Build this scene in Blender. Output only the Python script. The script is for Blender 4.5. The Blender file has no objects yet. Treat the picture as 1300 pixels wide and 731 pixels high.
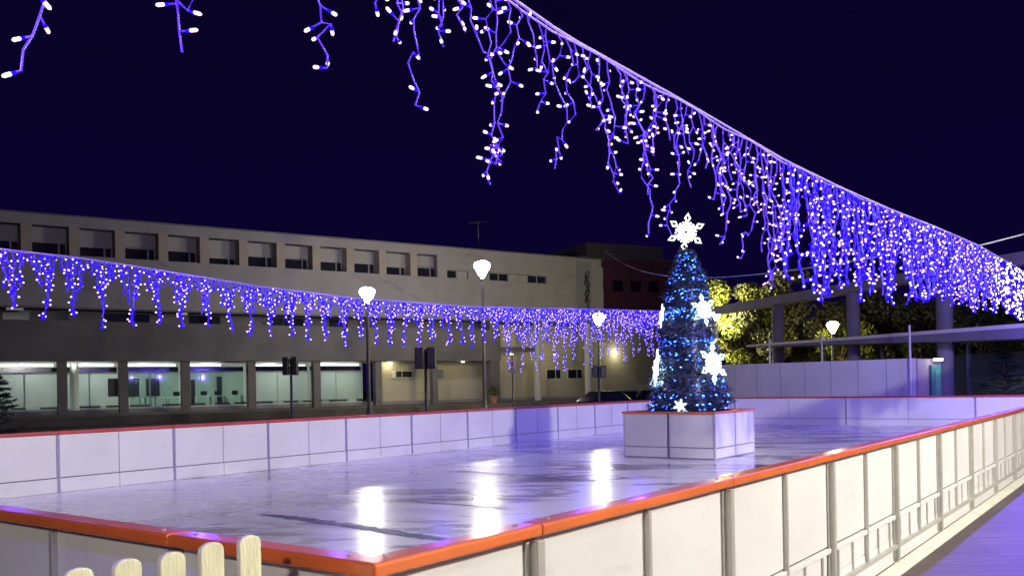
import bpy, math, random
from mathutils import Vector, Matrix
random.seed(7)
S = bpy.context.scene
R = math.radians
# ------------------------------------------------------------------ camera
FPX, CY, ROLL, HC = 1141.9, 488.8, -0.019, 1.5975
c_, s_ = math.cos(ROLL), math.sin(ROLL)
camR, camU, camF = Vector((c_, 0, s_)), Vector((-s_, 0, c_)), Vector((0, 1, 0))
cd = bpy.data.cameras.new("camera"); cam = bpy.data.objects.new("camera", cd)
S.collection.objects.link(cam); S.camera = cam
m = Matrix.Identity(4)
for i in range(3):
    m[i][0] = camR[i]; m[i][1] = camU[i]; m[i][2] = -camF[i]
m[2][3] = HC
cam.matrix_world = m
cd.sensor_width = 36; cd.lens = FPX / 1300 * 36; cd.shift_y = (CY - 365.5) / 1300
cd.clip_start = 0.05; cd.clip_end = 2000
# ------------------------------------------------------------------ world: night sky over a town
w = bpy.data.worlds.new("World"); S.world = w; w.use_nodes = True
nt = w.node_tree; nt.nodes.clear()
out = nt.nodes.new('ShaderNodeOutputWorld'); bg = nt.nodes.new('ShaderNodeBackground')
tc = nt.nodes.new('ShaderNodeTexCoord'); sp = nt.nodes.new('ShaderNodeSeparateXYZ'); cr = nt.nodes.new('ShaderNodeValToRGB')
nz = nt.nodes.new('ShaderNodeTexNoise'); nz.inputs['Scale'].default_value = 1.6; nz.inputs['Detail'].default_value = 3
mx = nt.nodes.new('ShaderNodeMath'); mx.operation = 'MULTIPLY_ADD'; mx.inputs[1].default_value = .25; 
nt.links.new(tc.outputs['Generated'], sp.inputs[0]); nt.links.new(tc.outputs['Generated'], nz.inputs['Vector'])
nt.links.new(nz.outputs[0], mx.inputs[0]); nt.links.new(sp.outputs[2], mx.inputs[2])
nt.links.new(mx.outputs[0], cr.inputs[0]); nt.links.new(cr.outputs[0], bg.inputs[0]); nt.links.new(bg.outputs[0], out.inputs[0])
cr.color_ramp.elements[0].position = .05; cr.color_ramp.elements[0].color = (.0033, .0012, .031, 1)
cr.color_ramp.elements[1].position = .75; cr.color_ramp.elements[1].color = (.0024, .0010, .012, 1)
bg.inputs[1].default_value = 1.0
S.view_settings.view_transform = 'Standard'; S.view_settings.look = 'None'
S.view_settings.exposure = 0; S.view_settings.gamma = 1
S.render.engine = 'CYCLES'
# ------------------------------------------------------------------ frames
TH = 0.633
D = Vector((math.sin(TH), math.cos(TH), 0)); N = Vector((math.cos(TH), -math.sin(TH), 0))
def W(a, b, z=0): return N * a + D * b + Vector((0, 0, z))
AL, AR, BF, BK = -14.56, -2.293, 2.277, 31.66
def at(px, py, y):
    """world point on the sight line of a photo pixel at forward distance y (metres)"""
    v = camF + camR * ((px - 650) / FPX) + camU * ((CY - py) / FPX)
    return v * (y / v.y) + Vector((0, 0, HC))
# ------------------------------------------------------------------ materials
MATS = {}
def mat(name, col, rough=.6, metal=0, var=.12, scale=6, bump=0, emit=None, es=0, spec=.5, stretch=None, bscale=None):
    if name in MATS: return MATS[name]
    M = bpy.data.materials.new(name); M.use_nodes = True; t = M.node_tree; b = t.nodes['Principled BSDF']
    b.inputs['Roughness'].default_value = rough; b.inputs['Metallic'].default_value = metal
    b.inputs['Specular IOR Level'].default_value = spec
    b.inputs['Base Color'].default_value = (*col, 1)
    if emit:
        b.inputs['Emission Color'].default_value = (*emit, 1); b.inputs['Emission Strength'].default_value = es
    if var or bump:
        tc = t.nodes.new('ShaderNodeTexCoord'); mp = t.nodes.new('ShaderNodeMapping')
        if stretch: mp.inputs['Scale'].default_value = stretch
        no = t.nodes.new('ShaderNodeTexNoise'); no.inputs['Scale'].default_value = scale; no.inputs['Detail'].default_value = 6
        t.links.new(tc.outputs['Object'], mp.inputs[0]); t.links.new(mp.outputs[0], no.inputs['Vector'])
        if var:
            r = t.nodes.new('ShaderNodeValToRGB')
            r.color_ramp.elements[0].position = .3; r.color_ramp.elements[1].position = .7
            r.color_ramp.elements[0].color = (*[x * (1 - var) for x in col], 1)
            r.color_ramp.elements[1].color = (*[min(1, x * (1 + var)) for x in col], 1)
            t.links.new(no.outputs[0], r.inputs[0]); t.links.new(r.outputs[0], b.inputs['Base Color'])
        if bump:
            n2 = t.nodes.new('ShaderNodeTexNoise'); n2.inputs['Scale'].default_value = bscale or scale * 3; n2.inputs['Detail'].default_value = 4
            t.links.new(mp.outputs[0], n2.inputs['Vector'])
            bu = t.nodes.new('ShaderNodeBump'); bu.inputs['Strength'].default_value = bump; bu.inputs['Distance'].default_value = .02
            t.links.new(n2.outputs[0], bu.inputs['Height']); t.links.new(bu.outputs[0], b.inputs['Normal'])
    MATS[name] = M
    return M
def emis(name, col, st, sample=True):
    if name in MATS: return MATS[name]
    M = bpy.data.materials.new(name); M.use_nodes = True; t = M.node_tree; t.nodes.clear()
    o = t.nodes.new('ShaderNodeOutputMaterial'); e = t.nodes.new('ShaderNodeEmission')
    e.inputs[0].default_value = (*col, 1); e.inputs[1].default_value = st; t.links.new(e.outputs[0], o.inputs[0])
    if not sample: M.cycles.emission_sampling = 'NONE'
    MATS[name] = M
    return M
m_board = mat('white_board_plastic', (.78, .77, .74), .38, var=.05, scale=1.3, bump=.08, bscale=2.2)
def scuff(M, strength=.5, sc=5):
    t = M.node_tree; b = t.nodes['Principled BSDF']; lk = b.inputs['Base Color'].links[0]; src = lk.from_socket
    tc = t.nodes.new('ShaderNodeTexCoord'); no = t.nodes.new('ShaderNodeTexNoise'); no.inputs['Scale'].default_value = sc; no.inputs['Detail'].default_value = 10; no.inputs['Distortion'].default_value = 1.2
    mp = t.nodes.new('ShaderNodeMapping'); mp.inputs['Scale'].default_value = (1, 1, 2.2)
    r = t.nodes.new('ShaderNodeValToRGB'); r.color_ramp.elements[0].position = .60; r.color_ramp.elements[0].color = (1, 1, 1, 1); r.color_ramp.elements[1].position = .74; r.color_ramp.elements[1].color = (.62, .60, .58, 1)
    mx = t.nodes.new('ShaderNodeMixRGB'); mx.blend_type = 'MULTIPLY'; mx.inputs[0].default_value = strength
    t.links.new(tc.outputs['Object'], mp.inputs[0]); t.links.new(mp.outputs[0], no.inputs['Vector']); t.links.new(no.outputs[0], r.inputs[0]); t.links.new(src, mx.inputs[1]); t.links.new(r.outputs[0], mx.inputs[2]); t.links.new(mx.outputs[0], b.inputs['Base Color'])
scuff(m_board, .2, 3)
m_cap = mat('orange_cap_plastic', (.82, .17, .03), .3, var=.12, scale=2.5)
scuff(m_cap, .5, 9)
for k_, v_ in (('Coat Weight', .8), ('Coat Roughness', .2)): m_cap.node_tree.nodes['Principled BSDF'].inputs[k_].default_value = v_
m_capred = mat('faded_red_cap', (.55, .06, .045), .42, var=.15, scale=3)
m_zinc = mat('galvanised_steel', (.52, .51, .46), .45, .35, var=.07, scale=12)
m_strip = mat('grey_joint_strip', (.33, .32, .42), .4, .3, var=.15, scale=18)
m_groove = mat('dark_joint', (.07, .07, .07), .8, var=0)
m_kerb = mat('pale_base_sheet', (.70, .68, .56), .6, var=.15, scale=6, bump=.2)
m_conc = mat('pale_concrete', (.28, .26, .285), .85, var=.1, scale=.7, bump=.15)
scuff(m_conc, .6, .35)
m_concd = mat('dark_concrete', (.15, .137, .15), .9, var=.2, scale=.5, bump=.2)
m_pill = mat('painted_concrete', (.17, .15, .155), .85, var=.1, scale=.8)
m_cream = mat('cream_render', (.50, .46, .34), .8, var=.06, scale=.6, stretch=(1, 1, 6))
m_glassd = mat('dark_window_glass', (.015, .016, .03), .12, var=0)
m_blind = mat('roller_blind', (.31, .29, .31), .7, var=.06, scale=2, stretch=(1, 1, 20))
m_frame = mat('window_frame_paint', (.22, .21, .23), .5, var=.05)
m_white = mat('white_paint', (.75, .75, .72), .5, var=.05)
m_greenwall = mat('pale_green_wall', (.46, .54, .49), .7, var=.06, scale=1)
m_black = mat('black_metal', (.03, .03, .035), .4, .3, var=.2, scale=10)
m_pole = mat('dark_grey_pole', (.10, .10, .12), .4, .4, var=.15, scale=8)
m_brick = mat('dark_brick', (.17, .055, .10), .9, var=.25, scale=3, stretch=(1, 1, 6))
m_pick = mat('cream_picket_paint', (.78, .75, .50), .55, var=.12, scale=14, bump=.3, stretch=(3, 3, .6))
m_tile = None
m_led = emis('led_core', (1, .68, .96), 2.6, False)
m_ledhot = emis('led_core_flare', (1, .86, .9), 9, False)  # brighter copy of the core, imitates flare at the string's far end
m_ledb = emis('led_blue_halo', (.02, .004, 1), 1.7, False)  # glowing caps stand in for a blue halo round each bulb
m_cord = mat('violet_glow_cord', (.12, .05, .45), .4, var=0, emit=(.085, .02, 1), es=.8)  # cord given its own emission in place of LED light falling on it
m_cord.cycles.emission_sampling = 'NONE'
m_cordb = mat('blue_glow_cord', (.06, .03, .4), .4, var=0, emit=(.02, .0, 1), es=.8)  # blue emission in the cord imitates the glow between bulbs
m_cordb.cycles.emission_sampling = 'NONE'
m_feed = mat('pale_glow_feeder', (.45, .35, .7), .4, var=0, emit=(.2, .08, 1), es=.35)  # slight emission stands in for light from the neighbouring bulbs
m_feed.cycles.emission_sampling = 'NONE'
m_wire = mat('grey_wire', (.4, .38, .5), .5, var=0)
m_lamp = emis('street_lamp_globe', (1, .97, .9), 110)
m_leaf = mat('broad_leaf', (.11, .13, .025), .55, var=.45, scale=1.2)
m_leafd = mat('dark_leaf', (.05, .055, .03), .6, var=.4, scale=1.2)
m_conif = mat('conifer_needles', (.02, .045, .028), .6, var=.4, scale=2)
m_bark = mat('bark', (.08, .06, .05), .9, var=.3, scale=8)
m_tinsel = mat('blue_green_tinsel', (.07, .085, .15), .32, .35, var=.6, scale=9)
m_flake = emis('snowflake_tube', (.66, .95, 1), 3.2)
m_flakew = emis('snowflake_tube_warm', (.95, 1, .93), 2.6, False)
m_treeled = emis('tree_led_cyan', (.08, .32, 1), 9)
m_treeledb = emis('tree_led_blue', (.03, .10, 1), 7)

# ------------------------------------------------------------------ mesh builder
OFF = {}
def V(p): return Vector(p) if not isinstance(p, Vector) else p
class MB:
    def __init__(s): s.v = []; s.f = []; s.m = []; s.sm = []
    def face(s, pts, mi=0, smooth=False):
        k = len(s.v); s.v += [tuple(p) for p in pts]; s.f.append(tuple(range(k, k + len(pts)))); s.m.append(mi); s.sm.append(smooth)
    def hexa(s, p, mi=0):
        k = len(s.v); s.v += [tuple(q) for q in p]
        for f in ((0, 3, 2, 1), (4, 5, 6, 7), (0, 1, 5, 4), (1, 2, 6, 5), (2, 3, 7, 6), (3, 0, 4, 7)):
            s.f.append(tuple(k + i for i in f)); s.m.append(mi); s.sm.append(False)
    def obox(s, o, ex, ey, ez, mi=0):
        o, ex, ey, ez = V(o), V(ex), V(ey), V(ez)
        s.hexa([o, o + ex, o + ex + ey, o + ey, o + ez, o + ex + ez, o + ex + ey + ez, o + ey + ez], mi)
    def fbox(s, F, s0, s1, t0, t1, z0, z1, mi=0):
        s.hexa([F(s0, t0, z0), F(s1, t0, z0), F(s1, t1, z0), F(s0, t1, z0), F(s0, t0, z1), F(s1, t0, z1), F(s1, t1, z1), F(s0, t1, z1)], mi)
    def tube(s, pts, r, n=6, mi=0, cap=True):
        pts = [V(p) for p in pts]; rs = r if isinstance(r, (list, tuple)) else [r] * len(pts)
        k = len(s.v)
        for i, p in enumerate(pts):
            t = (pts[min(i + 1, len(pts) - 1)] - pts[max(i - 1, 0)])
            t = t.normalized() if t.length > 1e-9 else Vector((0, 0, 1))
            a = t.cross(Vector((0, 0, 1)) if abs(t.z) < .9 else Vector((0, 1, 0))).normalized(); b = t.cross(a)
            for j in range(n):
                an = 2 * math.pi * j / n; s.v.append(tuple(p + (a * math.cos(an) + b * math.sin(an)) * rs[i]))
        for i in range(len(pts) - 1):
            for j in range(n):
                s.f.append((k + i * n + j, k + i * n + (j + 1) % n, k + (i + 1) * n + (j + 1) % n, k + (i + 1) * n + j)); s.m.append(mi); s.sm.append(True)
        if cap:
            s.f.append(tuple(k + j for j in range(n))); s.m.append(mi); s.sm.append(False)
            q = k + (len(pts) - 1) * n
            s.f.append(tuple(q + n - 1 - j for j in range(n))); s.m.append(mi); s.sm.append(False)
    def lathe(s, c, prof, n=20, mi=0):
        s.tube([V(c) + Vector((0, 0, z)) for r_, z in prof], [r_ for r_, z in prof], n, mi)
    def ball(s, c, r, mi=0, ax=None, st=1):
        # small octahedral-ish bulb, stretched along ax
        c = V(c); ax = V(ax).normalized() if ax else Vector((0, 0, 1))
        s.tube([c - ax * r * st, c - ax * r * st * .6, c + ax * r * st * .6, c + ax * r * st], [r * .35, r * .9, r * .9, r * .35], 6, mi)
    def build(s, name, mats, parent=None, smooth=None):
        o_ = OFF.get(parent.name, Vector((0, 0, 0))) if parent else Vector((0, 0, 0))
        me = bpy.data.meshes.new(name)
        me.from_pydata([(x - o_.x, y - o_.y, z - o_.z) for x, y, z in s.v], [], s.f)
        for q in (mats if isinstance(mats, (list, tuple)) else [mats]): me.materials.append(q)
        me.polygons.foreach_set('material_index', s.m)
        me.polygons.foreach_set('use_smooth', [bool(x) for x in s.sm]); me.update()
        ob = bpy.data.objects.new(name, me); S.collection.objects.link(ob)
        if parent: ob.parent = parent; OFF[ob.name] = o_
        else: OFF[ob.name] = Vector((0, 0, 0))
        return ob
def bevel(ob, w_=.006, seg=2):
    b = ob.modifiers.new('bevel', 'BEVEL'); b.width = w_; b.segments = seg; b.limit_method = 'ANGLE'
    return ob
def tag(o, label=None, cat=None, group=None, kind=None):
    if label: o['label'] = label
    if cat: o['category'] = cat
    if group: o['group'] = group
    if kind: o['kind'] = kind
    return o
def thing(name, label, cat, loc, group=None):
    o = bpy.data.objects.new(name, None); S.collection.objects.link(o); o.location = loc
    o.empty_display_size = .2; OFF[o.name] = V(loc).copy()
    return tag(o, label, cat, group)
def light(name, loc, energy, col, rad=.05, parent=None):
    l = bpy.data.lights.new(name, 'POINT'); l.energy = energy; l.color = col; l.shadow_soft_size = rad
    o = bpy.data.objects.new(name, l); S.collection.objects.link(o); o.location = loc
    if parent: o.parent = parent; o.location = V(loc) - OFF[parent.name]
    return o

# ------------------------------------------------------------------ ground
def tile_material():
    M = bpy.data.materials.new('plaza_tiles'); M.use_nodes = True; t = M.node_tree; b = t.nodes['Principled BSDF']
    tc = t.nodes.new('ShaderNodeTexCoord'); mp = t.nodes.new('ShaderNodeMapping'); mp.inputs['Rotation'].default_value[2] = R(14)
    br = t.nodes.new('ShaderNodeTexBrick'); br.inputs['Scale'].default_value = 1; br.offset = 0
    br.inputs['Brick Width'].default_value = 2.6; br.inputs['Row Height'].default_value = 1.7; br.inputs['Mortar Size'].default_value = .012
    br.inputs['Color1'].default_value = (.11, .075, .07, 1); br.inputs['Color2'].default_value = (.07, .048, .045, 1); br.inputs['Mortar'].default_value = (.05, .04, .05, 1)
    n1 = t.nodes.new('ShaderNodeTexNoise'); n1.inputs['Scale'].default_value = 3; n1.inputs['Detail'].default_value = 8
    mp2 = t.nodes.new('ShaderNodeMapping'); mp2.inputs['Scale'].default_value = (.5, 5, 1); mp2.inputs['Rotation'].default_value[2] = R(8)
    mul = t.nodes.new('ShaderNodeMixRGB'); mul.blend_type = 'MULTIPLY'; mul.inputs[0].default_value = .8
    r = t.nodes.new('ShaderNodeValToRGB'); r.color_ramp.elements[0].position = .35; r.color_ramp.elements[0].color = (.35, .33, .33, 1); r.color_ramp.elements[1].position = .62; r.color_ramp.elements[1].color = (1.1, 1.1, 1.1, 1)
    t.links.new(tc.outputs['Object'], mp.inputs[0]); t.links.new(mp.outputs[0], br.inputs['Vector'])
    t.links.new(tc.outputs['Object'], mp2.inputs[0]); t.links.new(mp2.outputs[0], n1.inputs['Vector']); t.links.new(n1.outputs[0], r.inputs[0])
    t.links.new(br.outputs[0], mul.inputs[1]); t.links.new(r.outputs[0], mul.inputs[2]); t.links.new(mul.outputs[0], b.inputs['Base Color'])
    b.inputs['Roughness'].default_value = .5
    bu = t.nodes.new('ShaderNodeBump'); bu.inputs['Strength'].default_value = .3; bu.inputs['Distance'].default_value = .01
    t.links.new(n1.outputs[0], bu.inputs['Height']); t.links.new(bu.outputs[0], b.inputs['Normal'])
    return M
m_tile = tile_material()
m_asph = mat('asphalt', (.05, .048, .05), .8, var=.3, scale=1.5, bump=.2)
g = MB(); g.face([(-400, -200, -.262), (400, -200, -.262), (400, 600, -.262), (-400, 600, -.262)])
tag(g.build('ground', m_asph), kind='structure')
g = MB(); g.face([W(AL - 4, -14, -.25), W(22, -14, -.25), W(22, 37, -.25), W(AL - 4, 37, -.25)])
tag(g.build('plaza_pavement', m_tile), kind='structure')
g = MB(); g.fbox(lambda s, t, z: W(t, s, z), 8.1, 8.28, -1.95, -.62, -.249, -.244)
tag(g.build('pavement_marking', mat('pale_marking', (.55, .5, .5), .7, var=.3, scale=20)), kind='structure')
# ice
def ice_material():
    M = bpy.data.materials.new('wet_ice'); M.use_nodes = True; t = M.node_tree; b = t.nodes['Principled BSDF']
    tc = t.nodes.new('ShaderNodeTexCoord'); mp = t.nodes.new('ShaderNodeMapping')
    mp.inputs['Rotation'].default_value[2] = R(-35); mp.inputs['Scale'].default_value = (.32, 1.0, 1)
    no = t.nodes.new('ShaderNodeTexNoise'); no.inputs['Scale'].default_value = 1.0; no.inputs['Detail'].default_value = 6; no.inputs['Roughness'].default_value = .6
    no.inputs['Distortion'].default_value = .5
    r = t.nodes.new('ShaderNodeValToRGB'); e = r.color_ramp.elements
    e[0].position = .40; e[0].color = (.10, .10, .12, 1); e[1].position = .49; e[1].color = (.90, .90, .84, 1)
    r2 = t.nodes.new('ShaderNodeValToRGB'); e = r2.color_ramp.elements
    e[0].position = .36; e[0].color = (.13,) * 3 + (1,); e[1].position = .55; e[1].color = (.36,) * 3 + (1,)
    t.links.new(tc.outputs['Object'], mp.inputs[0]); t.links.new(mp.outputs[0], no.inputs['Vector'])
    t.links.new(no.outputs[0], r.inputs[0]); t.links.new(no.outputs[0], r2.inputs[0])
    t.links.new(r.outputs[0], b.inputs['Base Color']); t.links.new(r2.outputs[0], b.inputs['Roughness'])
    mp2 = t.nodes.new('ShaderNodeMapping'); mp2.inputs['Rotation'].default_value[2] = R(-25); mp2.inputs['Scale'].default_value = (1, 2.2, 1)
    n2 = t.nodes.new('ShaderNodeTexNoise'); n2.inputs['Scale'].default_value = 3.5; n2.inputs['Detail'].default_value = 5
    t.links.new(tc.outputs['Object'], mp2.inputs[0]); t.links.new(mp2.outputs[0], n2.inputs['Vector'])
    bu = t.nodes.new('ShaderNodeBump'); bu.inputs['Strength'].default_value = .32; bu.inputs['Distance'].default_value = .012
    t.links.new(n2.outputs[0], bu.inputs['Height']); t.links.new(bu.outputs[0], b.inputs['Normal'])
    b.inputs['Specular IOR Level'].default_value = .6
    b.inputs['Coat Weight'].default_value = .5; b.inputs['Coat Roughness'].default_value = .17
    return M
g = MB(); g.fbox(lambda s, t, z: W(t, s, z), BF, BK, AL, AR, -.24, 0)
tag(g.build('ice_surface', ice_material()), kind='structure')
# slushy grooves across the ice
m_slush = mat('slushy_groove', (.09, .09, .10), .35, var=.5, scale=9, bump=.5)
def groove(p0, p1, w0, label):
    g = MB(); p0, p1 = V(p0), V(p1); n = 60; dd = (p1 - p0); pr = Vector((-dd.y, dd.x, 0)).normalized()
    L_ = []; R_ = []
    for i in range(n + 1):
        u = i / n; e = min(1, 6 * u, 6 * (1 - u))
        c = p0 + dd * u + pr * (.05 * math.sin(u * 5) + random.uniform(-.012, .012))
        L_.append(c + pr * (w0 * e * random.uniform(.6, 1.2) / 2 + .004)); R_.append(c - pr * (w0 * e * random.uniform(.6, 1.2) / 2 + .004))
    for i in range(n):
        g.face([R_[i], R_[i + 1], L_[i + 1], L_[i]])
    o = g.build('ice_groove', m_slush); o.location.z = .004
    tag(o, kind='structure')
groove((-1.25, 17.1, 0), (1.75, 14.5, 0), .17, '')
groove((-3.3, 11.6, 0), (-.5, 9.25, 0), .22, '')
groove((-1.6, 12.6, 0), (.1, 11.6, 0), .06, '')

# ------------------------------------------------------------------ rink barrier walls
def wall(name, label, F, s0, s1, p0, outer=True, capmat=None, pitch=2.1):
    """F(s,t,z): s along, t outwards (0 = face on the ice side). posts at p0 + k*pitch"""
    cm = capmat or m_cap
    T = thing(name, label, 'rink barrier', F((s0 + s1) / 2, .05, -.25))
    h = pitch / 2
    k = math.floor((s0 - p0) / h); cuts = []
    while p0 + k * h < s1:
        a, b = max(s0, p0 + k * h), min(s1, p0 + (k + 1) * h)
        if b - a > .06: cuts.append((a, b, k))
        k += 1
    for a, b, k in cuts:
        q = MB(); q.fbox(F, a + .005, b - .005, .0, .028, .245, .935); bevel(q.build('panel', m_board, T), .003, 1)
        q = MB(); q.fbox(F, a + .005, b - .005, -.012, .024, .004, .232); bevel(q.build('kick_panel', m_board, T), .003, 1)
    q = MB(); q.fbox(F, s0, s1, -.004, .022, .2325, .2445); q.build('seam_rail', m_groove, T)
    k = math.ceil((s0 - p0) / h)
    while p0 + k * h <= s1 + .01:
        x = p0 + k * h
        q = MB()
        if k % 2 == 0:
            q.fbox(F, x - .024, x + .024, -.018, -.0005, .01, .935, 0)
            q.build('joint_strip', m_strip, T)
            if outer:
                q = MB()
                q.fbox(F, x - .03, x + .03, .031, .08, -.245, .925, 0)
                q.fbox(F, x - .062, x - .0305, .031, .043, -.2, .92, 0)
                for zz in (.15, .45, .75):
                    q.fbox(F, x - .054, x - .042, .0435, .056, zz, zz + .014, 0)
                q.fbox(F, x - .07, x + .07, .03, .20, -.249, -.235, 0)
                bevel(q.build('post', m_zinc, T), .004, 1)
        else:
            q.fbox(F, x - .007, x + .007, -.004, -.0003, .246, .933, 0)
            q.build('joint_strip', m_strip, T)
            if outer:
                q = MB(); q.fbox(F, x - .017, x + .017, .0285, .058, -.06, .92, 0)
                bevel(q.build('stud', m_zinc, T), .003, 1)
        k += 1
    if outer:
        q = MB(); q.fbox(F, s0, s1, .0282, .052, .19, .232); bevel(q.build('outer_rail', m_board, T), .004, 1)
        q = MB(); q.fbox(F, s0, s1, .0282, .07, -.10, -.06); bevel(q.build('lower_rail', m_zinc, T), .004, 1)
        q = MB(); q.fbox(F, s0, s1, .0, .027, -.246, -.0005); q.build('skirt_board', m_board, T)
        x = s0 + .3
        while x < s1 - .1:
            if abs(((x - p0) / h) - round((x - p0) / h)) > .1:
                q = MB(); q.fbox(F, x, x + .022, .0282, .04, -.058, .188); q.build('short_stud', m_zinc, T)
            x += .42
        q = MB()
        n = int((s1 - s0) / .5)
        for i in range(n):
            a = s0 + (s1 - s0) * i / n; b = s0 + (s1 - s0) * (i + 1) / n - .003
            q.hexa([F(a, .10, -.248), F(b, .10, -.248), F(b, .22, -.248), F(a, .22, -.248), F(a, .10, -.20), F(b, .10, -.20), F(b, .22, -.238), F(a, .22, -.238)])
        q.build('base_sheet', m_kerb, T)
    x = s0 - (.1 if outer else 0)
    j = [s0 - .09]; x = p0 + math.ceil((s0 - p0 + .4) / pitch) * pitch
    while x < s1 - .3: j.append(x); x += pitch
    j.append(s1 + .03)
    for a, b in zip(j, j[1:]):
        q = MB(); q.fbox(F, a + .0015, b - .0015, -.03, .09, .944, 1.0 - random.uniform(0, .0025))
        bevel(q.build('cap_rail', cm, T), .013, 3)
        if s0 < 8 or True:
            q = MB()
            for u in (a + .12, b - .12):
                q.tube([F(u, .03, .999), F(u, .03, 1.004)], .011, 8)
            q.build('cap_screws', m_zinc, T)['kind'] = 'stuff'
    return T
wall('rink_barrier', 'long near rink barrier with orange cap running along the paved walkway on the right', lambda s, t, z: W(AR + t, s, z), BF, BK, 3.21)
wall('rink_barrier', 'short near-end rink barrier with orange cap behind the cream picket tips', lambda s, t, z: W(s, BF - t, z), AL - .02, AR - .001, -3.42)
wall('rink_barrier', 'long far-side rink barrier with red cap facing the concrete building', lambda s, t, z: W(AL - t, s, z), BF + .001, BK - .001, 7.38, capmat=m_capred)
wall('rink_barrier', 'far-end rink barrier with red cap in front of the white hoarding', lambda s, t, z: W(s, BK + t, z), AL - .02, AR + .02, -13.03, capmat=m_capred, pitch=4.0)
# ------------------------------------------------------------------ planter box around the tree
PC = Vector((3.87, 19.69, 0))
T = thing('planter_box', 'square white box of rink boards with orange cap around the Christmas tree', 'planter', PC)
hw = 1.05
for k, (ax, ay) in enumerate(((-D, N), (N, D), (D, -N), (-N, -D))):   # outward normal, along
    F = lambda s, t, z, ax=ax, ay=ay: PC + ax * (hw + t) + ay * s + Vector((0, 0, z))
    for a, b in ((-hw, -.01), (.01, hw)):
        q = MB(); q.fbox(F, a + .02, b - .02, -.03, 0, .25, .935); bevel(q.build('panel', m_board, T), .003, 1)
        q = MB(); q.fbox(F, a + .02, b - .02, -.03, .006, .03, .225); bevel(q.build('kick_panel', m_board, T), .003, 1)
    q = MB(); q.fbox(F, -hw + .05, hw - .05, -.034, -.008, .2255, .2495); q.fbox(F, -hw + .05, hw - .05, -.034, -.008, .002, .0295)
    q.fbox(F, -.009, .009, -.034, -.008, .03, .935); q.build('joint_strip', m_strip, T)
    q = MB(); q.fbox(F, -hw - .008, -hw + .035, -.036, .008, .002, .936); q.build('corner_post', mat('pale_post', (.6, .6, .62), .4, .2, var=.1), T)
    q = MB(); q.fbox(F, -hw - .03, hw - .0705, -.07, .03, .937, .985); bevel(q.build('cap_rail', m_cap, T), .01, 2)
q = MB(); q.hexa([PC + N * a + D * b + Vector((0, 0, z)) for z in (.86, .93) for a, b in ((-.97, -.97), (.97, -.97), (.97, .97), (-.97, .97))])
q.build('lid', m_capred, T)
# ------------------------------------------------------------------ Christmas tree
def prof(z):
    P = [(.93, .78), (1.05, .84), (1.25, .84), (1.7, .71), (2.05, .60), (2.3, .55), (2.55, .53), (2.62, .57), (2.95, .56), (3.1, .49), (3.45, .44), (3.85, .37), (4.1, .24), (4.3, .17), (4.45, .10)]
    if z <= P[0][0]: return P[0][1]
    for (a, ra), (b, rb) in zip(P, P[1:]):
        if a <= z <= b: return .94 * ra + .94 * (rb - ra) * (z - a) / (b - a)
    return .06
T = thing('christmas_tree', 'tall cone-shaped tinsel Christmas tree with blue lights standing in the white box', 'Christmas tree', PC + Vector((0, 0, .93)))
q = MB(); q.tube([PC + Vector((0, 0, .93)), PC + Vector((0, 0, 4.55))], [.06, .03], 8, 0); q.build('trunk', m_bark, T)
q = MB(); random.seed(11)
zc = [.93 + 3.5 * i / 15 for i in range(16)]
q.tube([PC + Vector((0, 0, z)) for z in zc], [prof(z) * .8 for z in zc], 20, 0)
for i in range(26000):
    z = .95 + 3.53 * (random.random() ** 1.25); a = random.uniform(0, 2 * math.pi)
    lump = 1 + .11 * math.sin(a * 5 + z * 7) + .08 * math.sin(z * 23 + a * 3) + .05 * math.sin(a * 13 - z * 31)
    r = prof(z) * lump * random.uniform(.82, 1.03)
    c = PC + Vector((math.cos(a) * r, math.sin(a) * r, z))
    o = Vector((math.cos(a), math.sin(a), 0))
    dr = (o + Vector((random.uniform(-1, 1), random.uniform(-1, 1), random.uniform(-.9, .5)))).normalized() * random.uniform(.045, .14)
    sd = dr.cross(Vector((random.uniform(-1, 1), random.uniform(-1, 1), random.uniform(-1, 1)))).normalized() * random.uniform(.004, .011)
    q.face([c - sd, c + sd, c + dr + sd * .3, c + dr - sd * .3])
q.build('foliage', m_tinsel, T)
q = MB()
for i in range(900):
    # rows of lights wound round the cone, denser on some turns
    turn = random.choice([1.0, 1.12, 1.3, 1.5, 1.62, 1.9, 2.05, 2.2, 2.4, 2.5, 3.0, 3.07, 3.14, 3.4, 3.55, 3.8, 3.95, 4.1, 4.25, 4.35, 3.1, 2.45])
    z = turn + random.gauss(0, .03); a = random.uniform(0, 2 * math.pi); r = prof(z) * 1.07 + .012
    c = PC + Vector((math.cos(a) * r, math.sin(a) * r, z))
    ax = Vector((-math.sin(a), math.cos(a), random.uniform(-.5, .5)))
    q.ball(c, random.uniform(.006, .013), 0 if random.random() < .3 else 1, ax, random.uniform(1, 2.6))
q.build('fairy_lights', [m_treeled, m_treeledb], T)['kind'] = 'stuff'
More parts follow.
